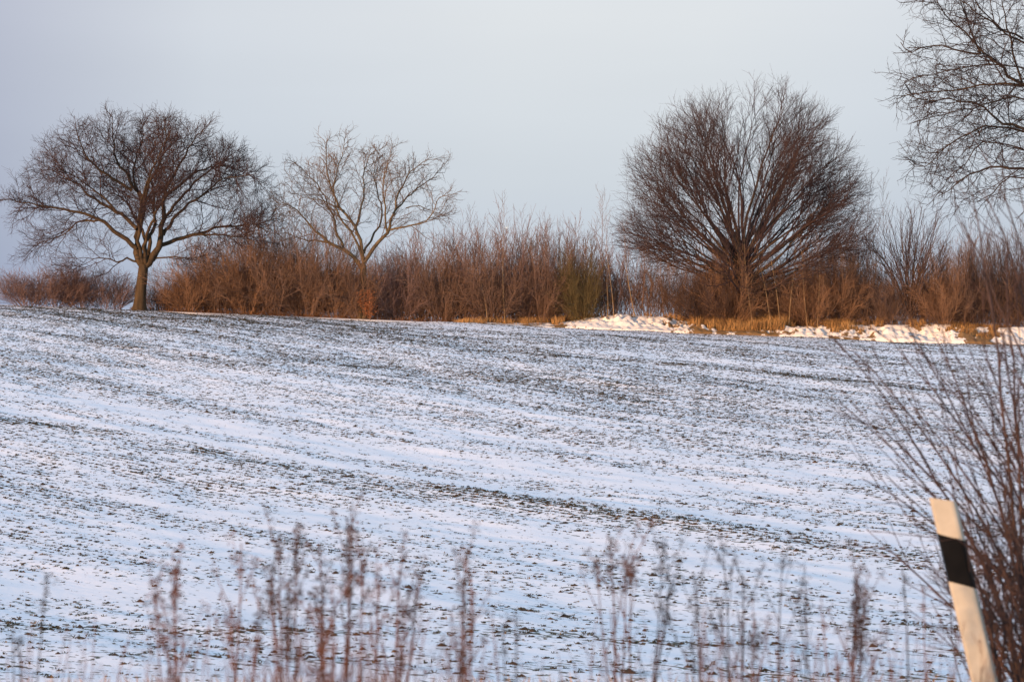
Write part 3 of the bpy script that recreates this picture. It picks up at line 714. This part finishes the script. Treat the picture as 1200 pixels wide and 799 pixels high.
# ------------------------------------------------------------------ snow bank below the hedge
def build_bank():
    us = np.arange(-5, 46, 0.11); n = 46; V = []; C_ = []
    for i, x in enumerate(us.tolist()):
        hb = float(bank(x)); gap = 0.5 + 1.1 * noise.noise((x*0.33, 4.4, 0))
        for j in range(n):
            f = j / (n - 1); y = 198.0 + 4.2 * f
            g = float(H0(x, 198.0)) + (float(H0(x, 202.5)) - float(H0(x, 198.0))) * 0
            gz = float(H0(x, y))
            # drift face: steep and lumpy
            t = (y - 199.0 - .5*noise.noise((x*.35, 1.2, 0))) / 1.5
            face = math.exp(-((t-.35)/.75)**2)
            lump = noise.noise((x*.45, y*.5, 2.2)) * .45 + abs(noise.noise((x*1.4, y*1.6, 2.2))) * .4 + noise.noise((x*2.8, y*2.9, 7.)) * .26 + noise.noise((x*5.5, y*5.5, 1.)) * .12
            amp = min(1, hb / .8)
            z = gz + (0.08 + (.30 + .75*lump) * amp) * face * 1.25 + 0.02*amp - (0 if 0.02 < f < .98 else 0.25) - (.0 if hb > .05 else .1)
            V.append((x, y, z))
            # grass gaps
            pxx = 600 + x*F/200
            m = 0.0
            for c, w, s_ in ((870, 60, .95), (1140, 22, 1.0), (655, 14, .7), (985, 14, .7), (1025, 6, .5), (790, 10, .5), (610, 30, .5), (560, 20, .8)):
                m = max(m, s_ * math.exp(-((pxx - c + 22*noise.noise((x*.6, y*.9, 6.)))/w)**4))
            top = max(0, min(1, (f - .62 - .25*noise.noise((x*.4, 9, 1))) * 5))
            C_.append(min(1.4, m * .60 + top * .45 + .04 + .46*noise.noise((x*1.6, y*1.8, 3.3))))
    nu = len(us); gi = np.arange(nu*n).reshape(nu, n)
    Q = np.stack([gi[:-1, :-1], gi[1:, :-1], gi[1:, 1:], gi[:-1, 1:]], axis=-1).reshape(-1, 4)
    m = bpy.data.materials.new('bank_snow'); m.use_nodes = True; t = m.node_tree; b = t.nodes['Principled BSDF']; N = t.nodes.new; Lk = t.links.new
    b.inputs['Roughness'].default_value = .6; b.inputs['Specular IOR Level'].default_value = .2
    at = N('ShaderNodeAttribute'); at.attribute_name = 'bare'; c = N('ShaderNodeTexCoord')
    n1 = N('ShaderNodeTexNoise'); n1.inputs['Scale'].default_value = 4; n1.inputs['Detail'].default_value = 4; Lk(c.outputs['Object'], n1.inputs['Vector'])
    ma = N('ShaderNodeMath'); ma.operation = 'ADD'; Lk(at.outputs['Fac'], ma.inputs[0]); Lk(n1.outputs[0], ma.inputs[1])
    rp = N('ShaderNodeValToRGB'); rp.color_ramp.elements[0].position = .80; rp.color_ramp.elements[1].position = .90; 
    rp.color_ramp.elements[0].color = (.77, .72, .66, 1); rp.color_ramp.elements[1].color = (.19, .115, .05, 1); Lk(ma.outputs[0], rp.inputs[0])  # the low sun's peach warmth is put into the snow's base colour
    Lk(rp.outputs[0], b.inputs['Base Color'])
    bp = N('ShaderNodeBump'); bp.inputs['Distance'].default_value = .05; Lk(n1.outputs[0], bp.inputs['Height']); Lk(bp.outputs[0], b.inputs['Normal'])
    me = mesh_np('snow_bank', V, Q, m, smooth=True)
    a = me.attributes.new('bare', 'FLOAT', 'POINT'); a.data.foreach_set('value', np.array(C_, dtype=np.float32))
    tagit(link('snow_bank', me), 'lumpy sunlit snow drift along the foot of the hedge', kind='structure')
    return np.array(V).reshape(nu, n, 3), np.array(C_).reshape(nu, n), us
BV, BC, BU = build_bank()

# blades of dry grass
def blades(name, pts, hfun, mat, label, rg, lean=.3, w=.012):
    V = []; Tq = []
    for (x, y, z) in pts:
        h = hfun(x, y) * rg.uniform(.5, 1.15); a = rg.uniform(0, 3.14159); ww = w * rg.uniform(.6, 1.3)
        dx, dy = ww*math.cos(a), ww*math.sin(a); lx, ly = rg.gauss(0, lean)*h, rg.gauss(0, lean)*h
        k = len(V); V += [(x-dx, y-dy, z-.03), (x+dx, y+dy, z-.03), (x+dx*.7+lx*.4, y+dy*.7+ly*.4, z+h*.6), (x-dx*.7+lx*.4, y-dy*.7+ly*.4, z+h*.6), (x+lx, y+ly, z+h)]
        Tq += [(k, k+1, k+2), (k, k+2, k+3), (k+3, k+2, k+4)]
    return tagit(link(name, mesh_np(name, V, None, mat, T=Tq)), label, kind='stuff')
M_dry = new_mat('dry_grass', (.25, .135, .05), (.42, .25, .10), 1.2)
rg = random.Random(23); pts = []
while len(pts) < 22000:
    i = rg.randrange(len(BU)); j = rg.randrange(10, 46); v = BV[i, j]; c = BC[i, j]
    pq = 600 + float(v[0])*F/200
    if rg.random() > max(0, min(1, (c - .34) * 2.6)) * np.interp(pq, [560, 690, 710, 790, 810, 950, 980, 1200], [.8, .8, .3, .35, 1, 1, .8, .6]): continue
    pts.append((float(v[0]) + rg.uniform(-.06, .06), float(v[1]) + rg.uniform(-.05, .05), float(v[2])))
def gh(x, y):
    p = 600 + x*F/200
    return float(np.interp(p, [500, 560, 640, 690, 720, 790, 820, 900, 960, 1010, 1040, 1080, 1120, 1200], [.35, .5, .6, .55, .35, .45, .85, .95, .7, .5, .8, .6, .4, .35])) * (0.7 + .6*abs(noise.noise((x*.8, y, 0))))
blades('dry_grass', pts, gh, M_dry, 'golden dry grass on the bank at the foot of the hedge', rg)
pts = []
for _ in range(4000):
    x = rg.uniform(-27, -1); y = 200.4 + rg.random() * 1.6; pts.append((x, y, H(x, y)))
blades('crest_grass', pts, lambda x, y: .3, new_mat('brown_grass', (.10, .05, .025), (.17, .085, .04), 1.2), 'short brown grass where the field meets the hedge on the left', rg)

# ------------------------------------------------------------------ seedlings and clods poking through the snow
def crop():
    rg = np.random.default_rng(4); V = []; n = 385000
    # area-uniform candidates inside the viewed wedge
    y = 40 + 159.4 * np.sqrt(rg.random(n)); x = (rg.random(n) - .5) * 2 * (.225 * y + 6.0)
    # settle on drill rows 0.25 m apart
    u = x*U[0] + y*U[1]; v = x*Vv[0] + y*Vv[1]; v = np.round(v/.375)*.375 + rg.normal(0, .045, n)
    x = u*U[0] + v*Vv[0]; y = u*U[1] + v*Vv[1]
    k = (y > 38) & (y < 199.3); x, y = x[k], y[k]
    c = cover(x, y); keep = rg.random(len(x)) < np.clip((c / 4.4)**1.15, 0.004, 1.0)
    x, y, c = x[keep], y[keep], c[keep]
    z = H0(x, y) + np.array([relief(a, b) for a, b in zip(x.tolist(), y.tolist())])
    n = len(x); print('clumps', n)
    s_ = .88 * rg.uniform(.35, 1.0, n) ** 1.3 * np.where(rg.random(n) < .06, 1.6, 1.0) * (1 + .1 * c)
    B = 7; a = rg.uniform(0, np.pi*2, (n, B)); ln = s_[:, None] * rg.uniform(.05, .13, (n, B)); lift = s_[:, None] * rg.uniform(.008, .046, (n, B))
    off = rg.normal(0, .03, (n, B, 2)) * s_[:, None, None]
    bx = x[:, None] + off[..., 0]; by = y[:, None] + off[..., 1]; bz = np.repeat(z[:, None], B, 1)
    dx, dy = np.cos(a), np.sin(a); w = .009
    p0 = np.stack([bx - dy*w, by + dx*w, bz - .01], -1); p1 = np.stack([bx + dy*w, by - dx*w, bz - .01], -1)
    q0 = np.stack([bx + dx*ln*.5 - dy*w, by + dy*ln*.5 + dx*w, bz + lift], -1); q1 = np.stack([bx + dx*ln*.5 + dy*w, by + dy*ln*.5 - dx*w, bz + lift], -1)
    r0 = np.stack([bx + dx*ln, by + dy*ln, bz + lift*.75], -1)
    P = np.stack([p0, p1, q1, q0, r0], axis=2).reshape(-1, 3); m = n*B; b0 = np.arange(m)*5
    Q = np.stack([b0, b0+1, b0+2, b0+3], -1); T = np.stack([b0+3, b0+2, b0+4], -1)
    gm = new_mat('seedling_leaf', (.022, .026, .010), (.24, .15, .06), 3.2)
    e = [q for q in gm.node_tree.nodes if q.type == 'VALTORGB'][0].color_ramp.elements.new(.54); e.color = (.062, .055, .020, 1)
    tagit(link('crop_seedlings', mesh_np('crop_seedlings', P, Q, gm, T=T)), 'low green winter seedlings poking through the snow', kind='stuff')
    # frozen clods of earth beside the plants
    k = rg.random(n) < .6; cx, cy, cz, cs = x[k] + rg.normal(0, .04, k.sum()), y[k] + rg.normal(0, .04, k.sum()), z[k], s_[k]
    n = len(cx); rr = cs[:, None] * rg.uniform(.04, .095, (n, 5)); ang = np.arange(5)*2*np.pi/5 + rg.uniform(0, 1.2, (n, 1))
    ring = np.stack([cx[:, None] + rr*np.cos(ang)*1.3, cy[:, None] + rr*np.sin(ang), np.repeat(cz[:, None]-.012, 5, 1)], -1)
    top = np.stack([cx, cy, cz + cs * rg.uniform(.015, .05, n)], -1)[:, None, :]
    P = np.concatenate([ring, top], 1).reshape(-1, 3); b0 = np.arange(n)*6
    T = np.concatenate([np.stack([b0+i, b0+(i+1) % 5, b0+5], -1) for i in range(5)])
    tagit(link('earth_clods', mesh_np('earth_clods', P, None, new_mat('earth', (.03, .022, .015), (.10, .058, .028), 2.0), T=T)), 'dark frozen crumbs of earth showing through the snow', kind='stuff')
crop()

# ------------------------------------------------------------------ road delineator post
def post():
    d = 13.9; base = px(1162, 836, d); bx, by = base[0], base[1]
    root = empty('marker_post', (bx, by, H(bx, by))); tagit(root, 'leaning white plastic roadside marker post with a slanted black band', 'marker post')
    root.rotation_euler = (0, -math.atan2(48.5, 212), 0)
    prof = [(-.064, -.022), (-.058, -.030), (.030, -.030), (.046, -.024), (.064, .020), (.060, .030), (-.050, .030), (-.064, .018)]   # plan outline, flat face to the road
    pw = new_mat('marker_white_plastic', (.36, .325, .255), (.44, .40, .32), 9, rough=.5, bump=.001, bscale=60)
    pb = new_mat('marker_black_plastic', (.004, .0037, .0035), (.007, .0065, .006), 9, rough=.45)
    pb.node_tree.nodes['Principled BSDF'].inputs['Specular IOR Level'].default_value = .08
    def top(x, z, s_=.32): return z - x * s_
    def prism(z0, z1, s0, s1, k=1.0):
        V = [(x*k, y*k, top(x, z0, s0)) for x, y in prof] + [(x*k, y*k, top(x, z1, s1)) for x, y in prof]; n = len(prof)
        F_ = [(i, (i+1) % n, n+(i+1) % n, n+i) for i in range(n)] + [tuple(range(n-1, -1, -1)), tuple(range(n, 2*n))]
        me = bpy.data.meshes.new('p'); me.from_pydata(V, [], F_); me.update(); return me
    def solid(name, me, mat, bev=.003):
        import bmesh
        bm = bmesh.new(); bm.from_mesh(me); bmesh.ops.bevel(bm, geom=bm.edges[:], offset=bev, segments=2, affect='EDGES'); bm.to_mesh(me); bm.free()
        me.materials.append(mat); return link(name, me, root)
    solid('shaft', prism(-.35, 1.068, 0, .40), pw)
    solid('black_band', prism(.640, .880, .54, .54, 1.025), pb, .0012)
    # scuffs: a small screw head on the shaft
    import bmesh
    bm = bmesh.new(); bmesh.ops.create_cone(bm, cap_ends=True, segments=10, radius1=.006, radius2=.004, depth=.006)
    bmesh.ops.rotate(bm, verts=bm.verts, matrix=__import__('mathutils').Matrix.Rotation(R(90), 3, 'X')); bmesh.ops.translate(bm, verts=bm.verts, vec=(.012, -.032, .36))
    me = bpy.data.meshes.new('screw'); bm.to_mesh(me); bm.free(); me.materials.append(new_mat('dull_metal', (.2, .18, .16), None, 5)); link('screw', me, root)
post()

# ------------------------------------------------------------------ blurred shrub at the right
def near_shrub():
    rg = random.Random(91); d = 15.2
    b = px(1262, 850, d); root = empty('roadside_shrub', (b[0], d, H(b[0], d))); tagit(root, 'close bare roadside shrub with long arching stems behind the marker post', 'shrub')
    tips = [(978, 398), (1000, 410), (1062, 380), (1042, 400), (1100, 396), (1086, 420), (1128, 262), (1141, 226), (1153, 222), (1168, 205), (1192, 214), (1200, 260), (1225, 180), (1250, 190),
            (1010, 560), (1030, 500), (1065, 470), (1090, 480), (1120, 420), (1150, 400), (1170, 370), (1185, 420), (1210, 330), (1060, 600), (985, 470), (1110, 520), (1135, 470), (1160, 500), (1240, 300), (1270, 280), (1290, 350), (1320, 420), (1180, 300), (1205, 380),
            (1030, 640), (1080, 660), (1115, 600), (1140, 640), (1175, 560), (1200, 520)]
    M1 = new_mat('near_stem', (.028, .015, .012), (.058, .030, .023), 9, rough=.6)
    T = Tubes(); out = [[], []]
    for i, (tx, ty) in enumerate(tips):
        dd = d + rg.uniform(-.8, 1.3); e = px(tx, ty, dd); e = (e[0]-b[0], e[1]-d, e[2]-H(b[0], d))
        s0 = (rg.uniform(-.35, .45), rg.uniform(-.15, .25), -.12); mid = (s0[0] + (e[0]-s0[0])*rg.uniform(.28, .42), s0[1] + (e[1]-s0[1])*.4, s0[2] + (e[2]-s0[2])*rg.uniform(.5, .6))
        n = 12; pts = []
        for k in range(n+1):
            f = k/n; pts.append(tuple((1-f)**2*s0[q] + 2*f*(1-f)*mid[q] + f*f*e[q] + rg.gauss(0, .006) for q in range(3)))
        r0 = rg.uniform(.006, .0105); rd = [r0*(1-f_/n) + .0030 for f_ in range(n+1)]
        T.add(pts, rd)
        children(rg, pts, rd, [(.20, .12, .40, .70, .30, .05, .03, .13, .0032), (.20, .2, .5, .2, .08, .08, .02, .06, .0022)], 0, out, None)
    link('stems', T.mesh('stems', M1, 6), root); C1 = Tubes()
    for lv in out:
        for p, r in lv: C1.add(p, r)
    link('crown', C1.mesh('crown', M1, 3), root)
    # bramble tangle low at its right
    T = Tubes(); b2 = px(1215, 900, 14.4); root2 = empty('bramble', (b2[0], 14.4, 0)); tagit(root2, 'dense dark tangle of low bramble shoots at the lower right edge', 'bramble')
    for i in range(210):
        p = (rg.uniform(-.28, .7), rg.gauss(0, .35), -.03); dd = norm((rg.gauss(-.05, .32), rg.gauss(0, .3), 1))
        pts, rd = grow(rg, p, dd, rg.uniform(.5, 1.25), rg.uniform(.003, .006), .0018, .09, .09, 0.0); T.add(pts, rd)
        o2 = [[]]; children(rg, pts, rd, [(.12, .3, .7, .28, .12, .09, .0, .06, .002)], 0, o2, None)
        for q, r in o2[0]: T.add(q, r)
    link('shoots', T.mesh('shoots', new_mat('bramble_shoot', (.028, .017, .014), (.06, .032, .024), 9, rough=.6), 4), root2)
near_shrub()

# ------------------------------------------------------------------ blurred dead weeds in front
M_ws = {'red': new_mat('weed_red_stem', (.085, .034, .018), (.15, .06, .032), 12), 'brown': new_mat('weed_brown_stem', (.06, .027, .016), (.115, .050, .028), 12),
        'grey': new_mat('weed_grey_stem', (.020, .016, .017), (.045, .034, .032), 12)}
M_wh = {'red': new_mat('weed_red_seed', (.09, .038, .025), (.16, .07, .045), 30), 'brown': new_mat('weed_brown_seed', (.042, .022, .015), (.09, .046, .030), 30),
        'grey': new_mat('weed_grey_seed', (.020, .016, .017), (.045, .035, .034), 30)}
def weed(pxx, top, d, color, nstem, headlen, headw, bush, label, seed, basepx=None, side=True):
    d += 1.3; headlen *= 1.1; headw *= 1.3; rg = random.Random(seed); bpx = basepx if basepx is not None else pxx + rg.uniform(-14, 14)
    x = px(bpx, 0, d)[0]; h = EYE + (HZ - top) / F * d
    root = empty('dead_weed', (x, d, 0)); tagit(root, label, 'weed', 'withered weeds in the foreground')
    for s_ in range(nstem):
        T = Tubes(); SV = []; SQ = []
        hh = h * (1.0 if s_ == 0 else rg.uniform(.74, .97)); tx = (px(pxx, 0, d)[0] - x) + (0 if s_ == 0 else rg.gauss(0, headw*1.1)); ty = 0 if s_ == 0 else rg.gauss(0, .08)
        b = (rg.gauss(0, .012) if s_ else 0, rg.gauss(0, .012), -.03); n = 14; pts = []; ph = rg.uniform(0, 6)
        for k in range(n+1):
            f = k/n; pts.append((b[0] + (tx-b[0])*f**1.4 + .006*math.sin(ph+f*7), b[1] + (ty-b[1])*f**1.4, b[2] + (hh-b[2])*f))
        r0 = rg.uniform(.0042, .0064); rd = [r0*(1-.7*k/n) for k in range(n+1)]; T.add(pts, rd)
        hl = headlen * rg.uniform(.75, 1.1)
        out = [[]]
        if side: children(rg, pts, rd, [(.035 if bush > .8 else .055, max(0, 1 - hl*1.15/hh), .55, headw*1.5, headw*.5, .07, .03, .03, .0009)], 0, out, None)
        if bush > .3: children(rg, pts, rd, [(.11, .40, .40, .30, .14, .06, .06, .06, .0018)], 0, out, None)
        for p, r in out[0]:
            T.add(p, r)
            z_lo = hh - hl*1.1
            for q in p[1:]:
                if q[2] < z_lo: continue
                for _ in range(int(5 + 10*bush)):
                    c = Vector(q) + Vector((rg.gauss(0, .010), rg.gauss(0, .010), rg.gauss(0, .014)))
                    a = Vector((rg.gauss(0, 1), rg.gauss(0, 1), rg.gauss(0, 1))).normalized(); a2 = a.orthogonal().normalized() * .0034; a = a * .0072
                    k = len(SV); SV += [tuple(c-a), tuple(c+a2), tuple(c+a), tuple(c-a2)]; SQ.append((k, k+1, k+2, k+3))
        link('stem', T.mesh('stem', M_ws[color], 4), root)
        if SQ: link('seed_head', mesh_np('seed_head', SV, SQ, M_wh[color]), root)
WEEDS = [
    (58, 672, 7.6, 'grey', 1, .10, .02, .1, 'single thin grey stalk near the left edge, leaning right', -1),
    (18, 735, 7.8, 'grey', 2, .08, .03, .3, 'short faint stalk at the lower left edge', None),
    (208, 664, 7.6, 'red', 4, .17, .035, .7, 'pale pinkish weed standing alone left of the others', None),
    (282, 636, 8.2, 'red', 3, .16, .035, .7, 'pinkish weed with a loose head, second clump from the left', None),
    (330, 628, 9.0, 'brown', 2, .12, .040, 1.0, 'dark weed with a heavy bushy head left of the tallest one', None),
    (350, 625, 8.6, 'brown', 2, .20, .030, .9, 'brown weed with a narrow head close beside the bushy-headed dark one', None),
    (374, 634, 9.4, 'brown', 2, .30, .016, .8, 'straight brown weed with a long narrow spike', None),
    (408, 606, 9.2, 'brown', 2, .30, .022, .8, 'tallest brown weed of the left cluster', None),
    (424, 640, 8.8, 'red', 2, .22, .030, .8, 'reddish brown weed just right of the tallest one', None),
    (388, 690, 8.4, 'red', 3, .14, .040, .6, 'short rust-coloured weed at the foot of the left cluster', None),
    (474, 640, 9.0, 'red', 2, .22, .028, .8, 'reddish weed leaning right, right end of the left cluster', 452),
    (488, 672, 8.8, 'brown', 1, .16, .022, .7, 'thin brown weed beside the right end of the left cluster', 470),
    (545, 648, 8.0, 'brown', 2, .20, .026, .6, 'faint slender brown weed in the middle left', None),
    (556, 690, 8.4, 'red', 2, .14, .030, .5, 'low reddish weed right of the faint slender one', None),
    (604, 718, 8.0, 'grey', 2, .10, .030, .3, 'short faint weed in the empty middle of the foreground', None),
    (700, 664, 9.2, 'brown', 1, .05, .020, 1.0, 'small drooping brown head left of the round-headed weed', 724),
    (716, 630, 9.4, 'brown', 2, .12, .035, 1.0, 'weed with a round brown head, left one of the right-hand group', 722),
    (741, 650, 9.2, 'red', 1, .10, .026, .9, 'reddish weed directly right of the round-headed one', 738),
    (778, 640, 9.4, 'grey', 2, .12, .028, 1.0, 'dark grey weed leaning right with a full head', 756),
    (812, 672, 8.4, 'grey', 2, .12, .030, .4, 'thin forked grey weed left of the broad dark head', 826),
    (846, 636, 9.4, 'grey', 3, .11, .042, .6, 'weed with a broad dark head in the middle of the right-hand group', None),
    (886, 726, 9.0, 'brown', 2, .07, .028, .9, 'short brown weed between the broad dark head and the thin tall one', None),
    (918, 652, 9.0, 'grey', 1, .08, .022, .7, 'thin tall weed with a small grey tip', 908),
    (936, 694, 9.2, 'grey', 2, .07, .028, .8, 'small grey weed left of the dense brown one', None),
    (1002, 668, 9.6, 'brown', 3, .27, .022, .85, 'dense dark brown weed with a thick spike left of the marker post', None),
    (1058, 664, 9.0, 'grey', 1, .10, .016, .3, 'thin stalk halfway between the dense brown weed and the marker post', 1066),
    (1080, 690, 9.0, 'red', 1, .10, .016, .3, 'thin reddish stalk close to the left of the marker post', 1092),
    (965, 716, 8.6, 'red', 2, .10, .025, .3, 'low reddish stalks just left of the dense brown weed', None),
]
for i, (a, b, d, c, ns, hl, hw, bu, lab, bp) in enumerate(WEEDS):
    weed(a, b, d, c, ns, hl, hw, bu, lab, 500+i, basepx=(bp if bp and bp > 0 else (20 if bp == -1 else None)))
def low_stalks():
    rg = random.Random(77); T = Tubes()
    for i in range(520):
        c = rg.choice([(330, 60), (400, 60), (450, 50), (560, 60), (250, 70), (730, 50), (860, 50), (930, 60), (1020, 60), (1120, 60), (380, 40), (60, 80)])
        d = rg.uniform(7.5, 10.5); x = px(rg.gauss(*c), 0, d)[0]; ztop = EYE + (HZ - rg.uniform(705, 860)) / F * d
        if ztop < .2: continue
        dd = norm((rg.gauss(0, .16), rg.gauss(0, .16), 1)); pts, rd = grow(rg, (x, d, -.02), dd, ztop, rg.uniform(.0018, .0034), .001, .12, .05, .01); T.add(pts, rd)
        o2 = [[]]; children(rg, pts, rd, [(.09, .5, .5, .12, .06, .08, .02, .05, .0009)], 0, o2, None)
        for q, r in o2[0]: T.add(q, r)
    tagit(link('dry_stalks', T.mesh('dry_stalks', M_ws['red'], 3)), 'thin reddish dry stalks and grass along the near verge', kind='stuff')
low_stalks()
rg = random.Random(5); pts = []
for _ in range(9000):
    y = rg.uniform(5.5, 17.5); x = rg.uniform(-.3*y-1, .3*y+1); pts.append((x, y, H(x, y)))
blades('verge_grass', pts, lambda x, y: .22 if y < 13 else .12, new_mat('verge_grass', (.20, .12, .05), (.33, .20, .09), 3), 'short dry grass on the snowy verge', rg, w=.004)
print('objects', len(bpy.data.objects))
